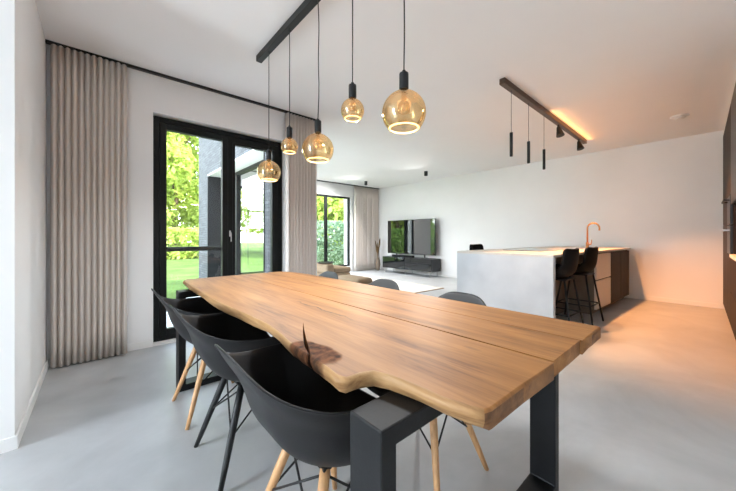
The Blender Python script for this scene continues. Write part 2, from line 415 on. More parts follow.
# ------------------------------------------------------------------ curtains and rails
def curtain(name, label, x0, y0, y1, period, amp, z0=.012, z1=CEIL - .023, group=None, seed=0):
    rnd = random.Random(seed)
    nf = max(2, round((y1 - y0) / period)); per = (y1 - y0) / nf
    amps = [amp * rnd.uniform(.75, 1.15) for _ in range(nf + 1)]
    K = 20; cols = nf * K
    m = MB(); zs = [z0, z0 + .25, .9, 1.7, 2.4, z1]
    grid = []
    for zi, z in enumerate(zs):
        row = []
        for c in range(cols + 1):
            t = c / K; i = int(min(t, nf - 1)); a = amps[i] * (1 - .15 * zi / 5) 
            ph = 2 * PI * t
            x = x0 + a * (2 * abs(math.sin(ph / 2)) ** .62 - 1)
            y = y0 + per * t + .06 * per * math.sin(ph)
            x += .002 * math.sin(z * 1.3 + i * 1.7)
            row.append(m.bm.verts.new((x, max(y0 - .006, min(y1 + .006, y)), z)))
        grid.append(row)
    for r0, r1 in zip(grid, grid[1:]):
        for c in range(cols): m.bm.faces.new((r0[c], r0[c + 1], r1[c + 1], r1[c]))
    o = m.build(name, 'curtain_cloth', smooth=True)
    sd = o.modifiers.new('thick', 'SOLIDIFY'); sd.thickness = .004
    tag(o, label, 'curtain', group)
    return o
curtain('curtain', 'taupe floor-length curtain left of the glass doors, in the near corner', -3.70, -.30, .205, .0425, .030, seed=1)
curtain('curtain', 'taupe floor-length curtain right of the glass doors, behind the smallest pendant bulbs', -3.70, 1.845, 2.305, .044, .030, seed=2)
curtain('curtain', 'taupe floor-length curtain in the far corner beside the television', -7.62, 6.17, 7.22, .075, .05, seed=3)
m = MB(); m.box(-3.72, -3.685, -.33, ST, CEIL - .022, CEIL)
tag(m.build('curtain_rail', 'black_metal'), 'black ceiling curtain rail running above the glass doors', 'curtain rail')
m = MB(); m.box(-7.66, -7.59, 2.5, 7.24, CEIL - .022, CEIL)
tag(m.build('curtain_rail', 'black_metal'), 'black ceiling curtain rail in the far corner above the small window', 'curtain rail')

# ------------------------------------------------------------------ dining table
TT, TB = .770, .722
table = thing('dining_table', 'long live-edge wooden dining table with black steel frame legs', 'table', (0, 0, 0))
live = [(-2.845, .53), (-2.79, .512), (-2.55, .497), (-2.30, .492), (-2.14, .486), (-1.92, .478), (-1.70, .481), (-1.52, .493), (-1.40, .498), (-1.28, .503), (-1.165, .503), (-1.037, .490),
        (-.95, .476), (-.87, .4680), (-.81, .464)]
live2 = [(-.76, .4612), (-.74, .460), (-.675, .456), (-.625, .449), (-.600, .462), (-.598, .505), (-.585, .535), (-.545, .549), (-.50, .556), (-.44, .560), (-.39, .560), (-.335, .572), (-.305, .583)]
def resample(P, step=.03):
    out = []
    for i in range(len(P) - 1):
        p0 = Vector(P[max(i - 1, 0)]); p1 = Vector(P[i]); p2 = Vector(P[i + 1]); p3 = Vector(P[min(i + 2, len(P) - 1)])
        n = max(1, int((p2 - p1).length / step))
        for k in range(n):
            t = k / n
            out.append(.5 * ((2 * p1) + (p2 - p0) * t + (2 * p0 - 5 * p1 + 4 * p2 - p3) * t * t + (3 * p1 - p0 - 3 * p2 + p3) * t ** 3))
    out.append(Vector(P[-1])); return out
def plank(m, pts, live_flags, zt=TT, zb=TB):
    """prism with softened arrises; live vertices get an irregular natural profile"""
    n = len(pts)
    area = sum(pts[i].x * pts[(i + 1) % n].y - pts[(i + 1) % n].x * pts[i].y for i in range(n))
    sg = 1 if area > 0 else -1
    nor = []
    for i in range(n):
        d = (pts[(i + 1) % n] - pts[i - 1]).normalized()
        nor.append(Vector((d.y, -d.x)) * sg if live_flags[i] != 3 else Vector((-.1, -1)).normalized())
    levels = [(zt, -.006), (zt - .0018, -.0025), (zt - .006, 0.), (zt - .015, 0.), (zt - .024, 0.), (zt - .034, 0.), (zb + .006, 0.), (zb, -.006)]
    rings = []
    for li, (z, off) in enumerate(levels):
        ring = []
        for i, p in enumerate(pts):
            o = off if live_flags[i] != 2 else 0; zz = z
            if live_flags[i] in (1, 3):
                f = (zt - z) / (zt - zb)
                nz = mnoise.noise(Vector((p.x * 4.2, p.y * 3, 0))); n2 = mnoise.noise(Vector((p.x * 17, f * 3, 5)))
                o += .010 * math.sin(PI * min(1, f * 1.25)) * (.6 + nz) - .014 * f * f * (1 + .8 * nz) + .005 * n2 * (f > .05)
            q = p + nor[i] * o
            ring.append(m.bm.verts.new((q.x, q.y, zz)))
        rings.append(ring)
    for li_, (A, B) in enumerate(zip(rings, rings[1:])):
        for i in range(n):
            j = (i + 1) % n
            f = m.bm.faces.new((A[i], A[j], B[j], B[i]))
            f.smooth = True
            f.material_index = 1 if live_flags[i] == 1 and live_flags[j] == 1 else (2 if abs(nor[i].x) > .6 and abs(nor[j].x) > .3 and li_ >= 2 else 0)
    m.bm.faces.new(rings[0]); m.bm.faces.new(rings[-1][::-1])
m = MB()
pa = resample(live); pb = resample(live2)
pts, fl = [], []
for p in pa: pts.append(p); fl.append(1)
notch = [Vector((-.793, .4630)), Vector((-.858, .4905)), Vector((-.928, .5255)), Vector((-1.02, .576)), Vector((-1.11, .628)), Vector((-1.015, .579)), Vector((-.918, .5315)), Vector((-.846, .4995)), Vector((-.775, .4625))]
for k_, p in enumerate(notch): pts.append(p); fl.append(3 if k_ in (0, len(notch) - 1) else 2)
for p in pb: pts.append(p); fl.append(1)
for p in [(-.298, .60), (-.295, .75), (-.292, .948)]: pts.append(Vector(p)); fl.append(0)
fl[-1] = 2
for p in [(-1.0, .952), (-2.0, .956), (-2.86, .955)]: pts.append(Vector(p)); fl.append(2)
for p in [(-2.858, .75), (-2.852, .56)]: pts.append(Vector(p)); fl.append(0)
plank(m, pts, fl)
def rect(x0, x1, ya, yb, n=6):
    L = [Vector((x0 + (x1 - x0) * k / n, ya)) for k in range(n + 1)] + [Vector((x1 + (x0 - x1) * k / n, yb)) for k in range(n + 1)]
    return L
q = rect(-2.875, -.297, .9600, 1.2160); plank(m, q, [2] * len(q))
q = [Vector(p) for p in [(-2.80, 1.2215), (-2.0, 1.2215), (-1.2, 1.2215), (-.291, 1.2215), (-.288, 1.33), (-.287, 1.455), (-.30, 1.468), (-1.0, 1.470), (-1.8, 1.474), (-2.5, 1.468), (-2.72, 1.45), (-2.84, 1.40), (-2.875, 1.33), (-2.88, 1.24)]]
plank(m, q, [2] * 4 + [0] * (len(q) - 5) + [2])
m.build('tabletop', ['table_wood', 'table_sapwood', 'table_endgrain'], table)
def leg_frame(x0, x1):
    m = MB(); y0, y1 = .432, 1.515
    t = .046; zt = TB - .001; bm = m.bm
    O = [(y0, 0), (y1, 0), (y1, zt), (y0, zt)]; I = [(y0 + t, t), (y1 - t, t), (y1 - t, zt - t), (y0 + t, zt - t)]
    vo = [[bm.verts.new((x, *p)) for p in O] for x in (x0, x1)]; vi = [[bm.verts.new((x, *p)) for p in I] for x in (x0, x1)]
    for i in range(4):
        j = (i + 1) % 4
        bm.faces.new((vo[0][i], vo[0][j], vo[1][j], vo[1][i])); bm.faces.new((vi[0][i], vi[0][j], vi[1][j], vi[1][i]))
        for k in (0, 1): bm.faces.new((vo[k][i], vo[k][j], vi[k][j], vi[k][i]))
    m.build('leg_frame', 'steel_black', table, bevel=.004, bseg=2)
leg_frame(-.552, -.447); leg_frame(-2.64, -2.535)

# ------------------------------------------------------------------ dining chairs
def rim(th):
    """rim point of the armchair shell for plan angle th (0 = right, 90 = front)"""
    a = math.degrees(th) % 360
    # symmetric: fold to -90 (back) .. 90 (front)
    sgn = 1
    if 90 < a < 270: a = 180 - a; sgn = -1
    elif a >= 270: a -= 360
    keys = [(-90, 0, -.305, .812), (-77, .072, -.302, .808), (-65, .125, -.288, .785), (-53, .175, -.252, .742), (-39, .228, -.196, .708), (-24, .270, -.12, .686), (-8, .288, -.035, .680), (10, .290, .06, .676), (24, .284, .14, .664), (34, .273, .19, .612),
            (44, .258, .226, .525), (55, .230, .262, .472), (70, .147, .290, .446), (90, 0, .300, .440)]
    for k in range(len(keys) - 1):
        A, B = keys[k], keys[k + 1]
        if A[0] <= a <= B[0] + 1e-6:
            P0 = keys[max(k - 1, 0)]; P3 = keys[min(k + 2, len(keys) - 1)]
            t = (a - A[0]) / (B[0] - A[0]); r = []
            for j in (1, 2, 3):
                p0, p1, p2, p3 = P0[j], A[j], B[j], P3[j]
                if k == 0 and j == 1: p0 = -B[1]
                elif k == 0: p0 = B[j]
                if k == len(keys) - 2: p3 = -A[j] if j == 1 else A[j]
                r.append(.5 * (2 * p1 + (p2 - p0) * t + (2 * p0 - 5 * p1 + 4 * p2 - p3) * t * t + (3 * p1 - p0 - 3 * p2 + p3) * t ** 3))
            return Vector((sgn * r[0], r[1], r[2]))
def shell_mesh():
    m = MB(); A = 72; Rn = 18
    c = Vector((0, .045, .408))
    top = m.bm.verts.new(c); rings = []
    for j in range(1, Rn + 1):
        ring = []
        for i in range(A):
            th = 2 * PI * i / A - PI / 2
            e = rim(th); p = j / Rn
            ph = p * PI / 2
            front = max(0, math.sin(th)) ** 2
            sn = math.sin(th); n = 2.0 / (3.0 - .9 * max(0, -sn) ** .8 - .4 * max(0, sn))
            ha = math.sin(ph) ** n; va = 1 - max(0., math.cos(ph)) ** n if e.z > .5 else p ** 1.5
            k = min(1, max(0, (e.z - .44) / .12))
            va = (1 - k) * p ** 2 + k * (1 - max(0., math.cos(ph)) ** n)
            hl = (1 - k) * p + k * ha
            q_ = min(1, max(0, (va - .62) / .38)); hl *= 1 - (.035 * k + .125 * max(0, -sn) ** .6) * (1 - q_ * q_ * (3 - 2 * q_)) * min(1, p * 1.4)
            x = c.x + (e.x - c.x) * hl; y = c.y + (e.y - c.y) * hl; z = c.z + (e.z - c.z) * va
            if j == Rn:  # rolled lip
                d = Vector((e.x, e.y, 0)).normalized(); x += d.x * .010; y += d.y * .010; z -= .001
            ring.append(m.bm.verts.new((x, y, z)))
        rings.append(ring)
    # turned-down outer lip
    lip = [m.bm.verts.new(v.co + Vector((v.co.x, v.co.y, 0)).normalized() * .006 + Vector((0, 0, -.012))) for v in rings[-1]]
    rings.append(lip)
    for i in range(A): m.bm.faces.new((top, rings[0][i], rings[0][(i + 1) % A]))
    for R0, R1 in zip(rings, rings[1:]):
        for i in range(A): m.bm.faces.new((R0[i], R1[i], R1[(i + 1) % A], R0[(i + 1) % A]))
    return m
def make_chair(label, legmat, group):
    t = thing('dining_armchair', label, 'chair', group=group)
    o = shell_mesh().build('seat_shell', 'shell_plastic', t, smooth=True)
    sd = o.modifiers.new('thick', 'SOLIDIFY'); sd.thickness = .007; sd.offset = -1
    sb = o.modifiers.new('sub', 'SUBSURF'); sb.levels = 1; sb.render_levels = 1
    m = MB(); m.box(-.12, .12, .10, .13, .398, .408); m.box(-.12, .12, -.06, -.03, .398, .408); m.box(-.015, .015, -.05, .12, .398, .408)
    m.build('mounting_bracket', 'black_metal', t, bevel=.002)
    tops = {}; feet = {}
    for sx in (-1, 1):
        for sy in (-1, 1):
            tp = Vector((sx * .105, -.045 if sy < 0 else .115, .40)); ft = Vector((sx * .21, -.175 if sy < 0 else .215, 0))
            tops[sx, sy], feet[sx, sy] = tp, ft
            m = MB(); d = ft - tp
            m.tube([tp, tp + d * .25, tp + d * .75, ft], [.0165, .017, .0135, .0105], 14)
            m.build('leg', legmat, t, smooth=True)
    def on(k, f): return tops[k].lerp(feet[k], f)
    for ka, kb in (((-1, -1), (1, -1)), ((1, -1), (1, 1)), ((1, 1), (-1, 1)), ((-1, 1), (-1, -1))):
        m = MB(); m.tube([on(ka, .50), on(kb, .04)], .0042, 8); m.tube([on(kb, .50), on(ka, .04)], .0042, 8)
        m.build('cross_brace', 'black_metal', t, smooth=True)
    return t
G = 'black shell armchairs around the dining table'
c0 = make_chair('black shell armchair with oak legs, nearest the camera beside the cracked table edge', 'oak_leg', G)
c0.location = (-.905, .575, 0); c0.rotation_euler = (0, 0, math.radians(0))
cb = make_chair('black shell armchair with black legs, middle of the left row', 'black_metal', G)
cb.location = (-1.615, .565, 0); cb.rotation_euler = (0, 0, 0)
dup(c0, (-2.228, .56, 0), 0, 'black shell armchair with oak legs, third of the left row, nearest the glass doors', G)
dup(c0, (-.93, 1.225, 0), PI, 'black shell armchair across the table, its back top before the grey island', G)
dup(c0, (-1.60, 1.285, 0), PI, 'black shell armchair on the far side, middle of three backs over the table edge', G)
dup(c0, (-2.285, 1.26, 0), PI, 'black shell armchair on the far side, nearest the curtain, in front of the sofa', G)

# ------------------------------------------------------------------ dining pendant lamp
pend = thing('pendant_lamp', 'black ceiling bar with five amber glass globe bulbs over the dining table', 'lamp', (0, 0, 0))
PY = 1.10
m = MB(); m.box(-2.75, -.70, PY - .025, PY + .025, CEIL - .055, CEIL)
m.build('ceiling_bar', 'black_metal', pend, bevel=.003)
def globe(x, zc, r, sway):
    ztop = CEIL - .055
    neck = zc + r * 1.14
    sock0, sock1 = neck - .006, neck + .085
    m = MB(); n = 14
    pts = [(x + sway * math.sin(PI * k / n) * (1 + .6 * math.sin(3 * PI * k / n)), PY, ztop + (sock1 - ztop) * k / n) for k in range(n + 1)]
    m.tube(pts, .0032, 8); cable = m.build('cable', 'black_metal', pend, smooth=True)
    m = MB(); m.lathe([(0, .006), (.010, .006), (.012, 0)], (x, PY, ztop - .004), 16)
    m.build('cable_grip', 'black_metal', cable, smooth=False)
    m = MB(); m.lathe([(0, sock1), (.008, sock1), (.010, sock1 - .008), (.0215, sock1 - .014), (.0225, sock1 - .02), (.0225, sock0 + .004), (.0205, sock0), (0, sock0)], (x, PY, 0), 24)
    m.build('socket', 'black_metal', cable, smooth=False)
    # glass: neck, shoulder, globe, flat open foot
    rc = .72 * r; zb = -math.sqrt(r * r - rc * rc)
    prof = [(.0165, r * 1.14), (.0175, r * 1.08)]
    nr = .024 if r > .08 else .019
    a0 = math.asin(min(.9, nr / r)); a1 = PI - math.asin(rc / r)
    for k in range(17):
        a = a0 + (a1 - a0) * k / 16
        prof.append((r * math.sin(a), r * math.cos(a)))
    prof += [(rc * .94, zb - .006), (rc * .80, zb - .007)]
    m = MB(); m.lathe(prof, (x, PY, zc), 40); m.build('glass_bulb', 'amber_glass', cable, smooth=True)
    # glowing ring round the foot, and the small inner cup
    m = MB(); seg, s2 = 40, 8; R0, rr = rc * .92, r * .042
    V = [[m.bm.verts.new((x + (R0 + rr * math.cos(2 * PI * j / s2)) * math.cos(2 * PI * i / seg), PY + (R0 + rr * math.cos(2 * PI * j / s2)) * math.sin(2 * PI * i / seg), zc + zb + rr * .8 * math.sin(2 * PI * j / s2))) for j in range(s2)] for i in range(seg)]
    for i in range(seg):
        for j in range(s2): m.bm.faces.new((V[i][j], V[(i + 1) % seg][j], V[(i + 1) % seg][(j + 1) % s2], V[i][(j + 1) % s2]))
    m.build('light_ring', 'led_warm', cable, smooth=True)
    m = MB(); m.lathe([(.012, r * 1.05), (.012, r * .55), (r * .26, r * .40), (r * .28, r * .05), (r * .25, r * .02)], (x, PY, zc), 24)
    m.build('inner_cup', 'amber_glass', cable, smooth=True)
    m = MB(); m.lathe([(0, r * .42), (r * .07, r * .40), (r * .08, r * .1), (0, r * .06)], (x, PY, zc), 16)
    m.build('lamp_core', 'led_core', cable, smooth=True)
    return x, zc
for a in ((-2.53, 1.674, .098, .0), (-2.153, 1.811, .064, .002), (-1.748, 1.702, .104, .012), (-1.378, 1.847, .067, .0), (-.983, 1.713, .105, .003)): globe(*a)

# ------------------------------------------------------------------ kitchen island (local frame, +x = working side, +y = towards the back wall)
IR = math.radians(-2.8)
isl = thing('kitchen_island', 'kitchen island with pale concrete end panel and timber doors', 'kitchen island', (-1.14, 3.68, 0), IR)
L = 3.47; Wd = 1.22; H = .92
m = MB(); m.box(-Wd, 0, 0, .06, 0, H - .03); m.build('end_panel', 'island_concrete', isl, bevel=.003)
m = MB(); m.box(-Wd, 0, -.001, L, H - .03, H); m.build('worktop', 'worktop_stone', isl, bevel=.003)
m = MB(); m.box(-Wd + .30, -.36, .06, 1.57, .08, H - .031); m.box(-Wd + .30, -.05, 1.57, L, .08, H - .031); m.box(-Wd + .33, -.10, 1.61, L, 0, .08); m.box(-Wd + .33, -.40, .08, 1.61, 0, .08)
m.build('carcass', 'panel_taupe', isl)
m = MB(); m.box(-.36, -.03, .0605, .085, 0, H - .031); m.build('end_lining', 'panel_taupe', isl)
for z0, z1 in ((.085, .485), (.505, .868)):
    m = MB(); m.box(-.05, -.022, 1.58, 2.29, z0, z1); d = m.build('drawer_front', 'drawer_white', isl, bevel=.003)
m = MB(); m.box(-.052, -.040, 1.58, 2.29, .485, .505); m.build('handle_groove', 'black_metal', isl)
y = 2.30
while y < L - .1:
    y1 = min(y + .57, L - .005)
    m = MB(); m.box(-.05, -.03, y, y1 - .006, .085, H - .05)
    k = y
    while k < y1 - .03:
        m.box(-.03, -.016, k + .004, min(k + .046, y1 - .008), .085, H - .05); k += .05
    m.build('slatted_door', 'dark_wood', isl, bevel=.0015); y = y1
# sink bowl and hob
m = MB(); x0, x1, y0, y1 = -.62, -.16, 1.85, 2.55
add(m, [(x0, x1, y0, y0 + .012, H - .001, H + .003), (x0, x1, y1 - .012, y1, H - .001, H + .003), (x0, x0 + .012, y0, y1, H - .001, H + .003), (x1 - .012, x1, y0, y1, H - .001, H + .003)])
m.box(x0 + .012, x1 - .012, y0 + .012, y1 - .012, H - .001, H + .001)
m.build('sink', 'steel', isl)
m = MB(); m.box(-.95, -.42, .75, 1.55, H - .001, H + .006); m.build('induction_hob', 'gloss_black', isl, bevel=.003)
# tap
tap = thing('kitchen_tap', 'copper swan-neck kitchen tap standing on the island worktop', 'tap', (-1.36, 6.0, H + .001))
m = MB(); m.lathe([(0, 0), (.028, 0), (.028, .006), (.022, .01), (.022, .10), (.014, .105), (0, .105)], seg=20)
m.build('tap_body', 'copper', tap, smooth=False)
m = MB(); pts = [(0, 0, .10), (0, 0, .335)]
for k in range(1, 13):
    a = PI * k / 12; pts.append((.08 * (1 - math.cos(a)), 0, .335 + .08 * math.sin(a)))
pts.append((.16, 0, .295)); m.tube(pts, [.0125] * (len(pts) - 1) + [.0135], 14); m.build('spout', 'copper', tap, smooth=True)
m = MB(); m.tube([(.0, -.02, .065), (.06, -.045, .075)], .010, 12); m.tube([(.06, -.045, .075), (.068, -.047, .15)], .006, 10); m.build('lever', 'copper', tap, smooth=True)

# bar stools -------------------------------------------------------------
def make_stool(label, group):
    """faces -x, back at +x"""
    t = thing('bar_stool', label, 'bar stool', group=group)
    prof = [(-.215, .655, .17), (-.205, .668, .19), (-.12, .655, .205), (0, .645, .21), (.11, .66, .215), (.165, .70, .218), (.185, .77, .218), (.195, .86, .21), (.202, .93, .205), (.206, .968, .192), (.207, .982, .165)]
    m = MB(); rows = []
    for i, (x, z, w) in enumerate(prof):
        row = []
        for k in range(13):
            s = (k / 12) * 2 - 1
            up = .085 * abs(s) ** 3 if i < 6 else 0
            fw = -.055 * abs(s) ** 2.2 if i >= 5 else 0
            row.append(m.bm.verts.new((x + fw, s * w, z + up)))
        rows.append(row)
    for a, b in zip(rows, rows[1:]):
        for k in range(12): m.bm.faces.new((a[k], a[k + 1], b[k + 1], b[k]))
    o = m.build('seat_shell', 'stool_black', t, smooth=True)
    sd = o.modifiers.new('thick', 'SOLIDIFY'); sd.thickness = .042; sd.offset = 0
    sb = o.modifiers.new('sub', 'SUBSURF'); sb.levels = 1; sb.render_levels = 2
    F = {}
    for sx in (-1, 1):
        for sy in (-1, 1):
            tp = Vector((sx * .13 + .01, sy * .14, .635)); ft = Vector((sx * .225 + .01, sy * .215, 0)); F[sx, sy] = (tp, ft)
            m = MB(); m.tube([tp, ft], .011, 10); m.build('leg', 'black_metal', t, smooth=True)
    P = [F[k][0].lerp(F[k][1], .62) for k in ((-1, -1), (1, -1), (1, 1), (-1, 1))]
    m = MB()
    for i in range(4): m.tube([P[i], P[(i + 1) % 4]], .008, 8)
    m.build('foot_rail', 'black_metal', t, smooth=True)
    m = MB(); m.box(-.15, .16, -.15, .15, .62, .636); m.build('seat_plate', 'black_metal', t, bevel=.004)
    return t
GS = 'black bar stools at the kitchen island'
st = make_stool('black bar stool at the island, nearer of the two in front of the knee space', GS)
st.location = (-1.235, 4.06, 0); st.rotation_euler = (0, 0, IR)
dup(st, (-1.205, 4.80, 0), IR, 'black bar stool at the island, farther of the two, beside the pale drawers', GS)
dup(st, (-2.62, 5.02, 0), PI + IR, 'black bar stool behind the island, its back just showing above the worktop', GS)

# island track light -----------------------------------------------------
tr = thing('track_light', 'black ceiling track, coloured brown as if warmly lit, with three slim tube pendants and two spotlights', 'lamp', (0, 0, 0))
TX = -1.45
m = MB(); m.box(TX - .029, TX + .029, 3.14, 6.24, CEIL - .06, CEIL); m.build('track_bar', 'warm_lit_black', tr, bevel=.003)
for y in (3.36, 3.83, 4.33):
    m = MB(); m.tube([(TX, y, CEIL - .06), (TX, y, 2.24)], .0028, 8); cb_ = m.build('cable', 'black_metal', tr)
    m = MB(); m.lathe([(0, 2.25), (.0155, 2.248), (.0165, 2.245), (.0165, 1.992), (.014, 1.99), (.013, 2.0), (0, 2.0)], (TX, y, 0), 20); m.build('tube_shade', 'black_metal', cb_)
for y in (4.89, 5.88):
    m = MB(); m.tube([(TX, y, CEIL - .06), (TX, y, CEIL - .11)], .012, 10); s_ = m.build('spot_stem', 'black_metal', tr)
    m = MB(); d = Vector((.22, -.10, -.97)).normalized(); p = Vector((TX, y, CEIL - .10))
    m.tube([p - d * .02, p + d * .0, p + d * .03, p + d * .13], [.012, .024, .030, .052], 20); m.build('spot_head', 'black_metal', s_)

# ceiling fittings ---------------------------------------------------------
def spot(x, y, label):
    t = thing('ceiling_spotlight', label, 'spotlight', (x, y, CEIL), group='surface spotlights in the living room')
    m = MB(); m.lathe([(0, 0), (.045, 0), (.045, -.11), (.038, -.112), (.035, -.10), (0, -.10)], seg=24); m.build('spot_body', 'black_metal', t)
    m = MB(); m.lathe([(0, -.098), (.034, -.098), (.034, -.094)], seg=20); m.build('lens', 'steel', t)
spot(-6.85, 5.98, 'small black ceiling spotlight by the far curtain rail')
spot(-4.80, 6.20, 'small black ceiling spotlight above the television wall, right of the other')
v = thing('ceiling_vent', 'round white ceiling vent between the track light and the tall cabinets', 'vent', (-.30, 5.95, CEIL))
m = MB(); m.lathe([(0, -.012), (.075, -.014), (.092, -.006), (.094, 0)], seg=40); m.build('vent_ring', 'white_trim', v, smooth=True)
m = MB(); m.lathe([(0, -.034), (.050, -.032), (.056, -.024), (.03, -.014)], seg=32); m.build('vent_disc', 'white_trim', v, smooth=True)

# ------------------------------------------------------------------ tall kitchen run on the right
CR = math.radians(1.06)
def cab_xf(o): o.location = (.105, 7.236, 0); o.rotation_euler = (0, 0, CR)
D = .60
def tall(y0, y1, label, oven=False):
    t = thing('tall_cabinet', label, 'cabinet', group='dark timber cabinets along the right wall'); cab_xf(t)
    m = MB(); m.box(.02, D, y0, y1, .08, 2.66); m.box(.06, D, y0, y1, 0, .08); m.build('carcass', 'dark_wood', t)
    if oven:
        m = MB(); m.box(0, .019, y0 + .003, y1 - .003, .085, .90); m.build('lower_door', 'dark_wood', t, bevel=.002)
        m = MB(); m.box(0, .019, y0 + .003, y1 - .003, 1.62, 2.66); m.build('upper_door', 'dark_wood', t, bevel=.002)
        for z0, z1, hm in ((.91, 1.255, 'steel'), (1.265, 1.61, 'black_metal')):
            m = MB(); m.box(-.004, .019, y0 + .003, y1 - .003, z0, z1); ov = m.build('oven_front', 'satin_black', t, bevel=.003)
            m = MB(); zz = z1 - .06; m.box(-.055, -.035, y0 + .05, y1 - .05, zz - .012, zz + .012); m.box(-.04, -.003, y0 + .08, y0 + .10, zz - .008, zz + .008); m.box(-.04, -.003, y1 - .10, y1 - .08, zz - .008, zz + .008)
            m.build('oven_handle', hm, ov, bevel=.003)
    else:
        m = MB(); m.box(0, .019, y0 + .003, y1 - .003, .085, 1.28); m.build('lower_door', 'dark_wood', t, bevel=.002)
        m = MB(); m.box(0, .019, y0 + .003, y1 - .003, 1.286, 2.66); m.build('upper_door', 'dark_wood', t, bevel=.002)
tall(-.59, -.005, 'dark timber tall cabinet against the back wall at the right edge')
tall(-1.18, -.595, 'dark timber tall cabinet, second from the back wall')
tall(-1.76, -1.185, 'dark timber tall cabinet with built-in ovens, next to the black niche', True)
for i, (y0, y1, w) in enumerate(((-2.66, -1.765, 'nearest the ovens'), (-3.56, -2.665, 'nearer the camera'))):
    t = thing('base_cabinet', 'dark timber base cabinet under the niche worktop, ' + w, 'cabinet', group='dark timber cabinets along the right wall'); cab_xf(t)
    m = MB(); m.box(.02, D, y0, y1, .08, .88); m.box(.06, D, y0, y1, 0, .08); m.build('carcass', 'dark_wood', t)
    for z0, z1 in ((.085, .47), (.48, .875)):
        m = MB(); m.box(0, .019, y0 + .003, y1 - .003, z0, z1); m.build('drawer', 'dark_wood', t, bevel=.002)
    t = thing('wall_cabinet', 'black wall cabinet over the niche worktop, ' + w, 'cabinet', group='black wall cabinets over the niche'); cab_xf(t)
    m = MB(); m.box(.02, D, y0, y1, 1.50, 2.66); m.build('carcass', 'satin_black', t)
    m = MB(); m.box(0, .019, y0 + .003, y1 - .003, 1.49, 2.66); m.build('door', 'satin_black', t, bevel=.002)
o = MB(); o.box(-.01, D, -3.56, -1.765, .881, .915); o = o.build('niche_worktop', 'white_trim', bevel=.003); cab_xf(o)
tag(o, 'white worktop in the black kitchen niche at the right edge', 'worktop')
o = MB(); o.box(D - .02, D, -3.56, -1.765, .916, 1.49); o = o.build('niche_splashback', 'satin_black'); cab_xf(o)
tag(o, 'black splashback behind the niche worktop', 'splashback')
o = MB(); o.box(.03, D, -3.56, -.005, 2.661, CEIL); o = o.build('trim_1', 'wall_paint'); cab_xf(o); struct(o)

# ------------------------------------------------------------------ living room
st_ = thing('tv_stand', 'low glossy black television stand against the white back wall', 'tv stand', (-5.98, 6.97, 0))
m = MB(); m.box(-.94, .94, -.215, .21, .15, .50)
m.build('body', 'satin_black', st_, bevel=.004)
m = MB(); m.box(-.937, -.02, -.232, -.216, .155, .497); m.build('flap_door', 'gloss_black', st_, bevel=.003)
m = MB(); m.box(-.012, .937, -.232, -.216, .155, .345); m.build('drawer_front', 'gloss_black', st_, bevel=.003)
m = MB(); m.box(-.012, .20, -.232, -.216, .352, .497); m.box(.20, .937, -.232, -.216, .352, .375); m.box(.90, .937, -.232, -.216, .375, .497); m.build('open_shelf', 'satin_black', st_)
for x in (-.85, -.05, .85):
    for y in (-.17, .16):
        m = MB(); m.tube([(x, y, 0), (x, y, .15)], .012, 10); m.build('leg', 'steel', st_, smooth=True)
tv = thing('television', 'large flat television standing on the low black stand', 'television', (-6.03, 7.02, .501))
m = MB(); m.box(-.925, .925, -.018, .030, .09, 1.125); m.build('housing', 'satin_black', tv, bevel=.006)
m = MB(); m.box(-.915, .915, -.0205, -.0185, .105, 1.115); m.build('screen', 'screen_black', tv)
for x in (-.55, .55):
    m = MB(); m.box(x - .015, x + .015, -.13, .12, 0, .012); m.box(x - .015, x + .015, -.01, .02, .012, .09); m.build('foot', 'satin_black', tv, bevel=.003)
sbar = MB(); sbar.box(-.42, .42, -.045, .045, 0, .065); sbar = sbar.build('soundbar', 'stool_black', bevel=.012, bseg=3); sbar.location = (-6.15, 6.83, .502)
tag(sbar, 'black soundbar on the stand below the television', 'soundbar')

# vase with dried grass in the corner
vs = thing('floor_vase', 'tall clay floor vase in the corner beside the far curtain', 'vase', (-7.36, 6.95, 0))
m = MB(); m.lathe([(0, 0), (.05, 0), (.07, .08), (.085, .2), (.07, .33), (.045, .40), (.05, .42), (.042, .42), (.036, .40), (.06, .33), (.07, .2), (0, .05)], seg=24); m.build('vessel', 'vase_clay', vs, smooth=True)
rnd = random.Random(5)
for k in range(9):
    a = 2 * PI * k / 9 + rnd.uniform(-.3, .3); sp = rnd.uniform(.03, .10); hh = rnd.uniform(.75, 1.08)
    m = MB(); pts = [(0.01 * math.cos(a), .01 * math.sin(a), .06)] + [(sp * math.cos(a) * (t ** 1.7), sp * math.sin(a) * (t ** 1.7), .2 + (hh - .2) * t) for t in (.2, .4, .6, .75, .9, 1)]
    m.tube(pts, [.003, .003, .003, .006, .02, .014, .002], 8)
    o = m.build('dried_grass_stem', 'pampas', smooth=True); o.location = (-7.36, 6.95, 0)
    tag(o, 'brown dried grass plume in the clay floor vase', 'dried grass', 'dried grass stems in the floor vase')

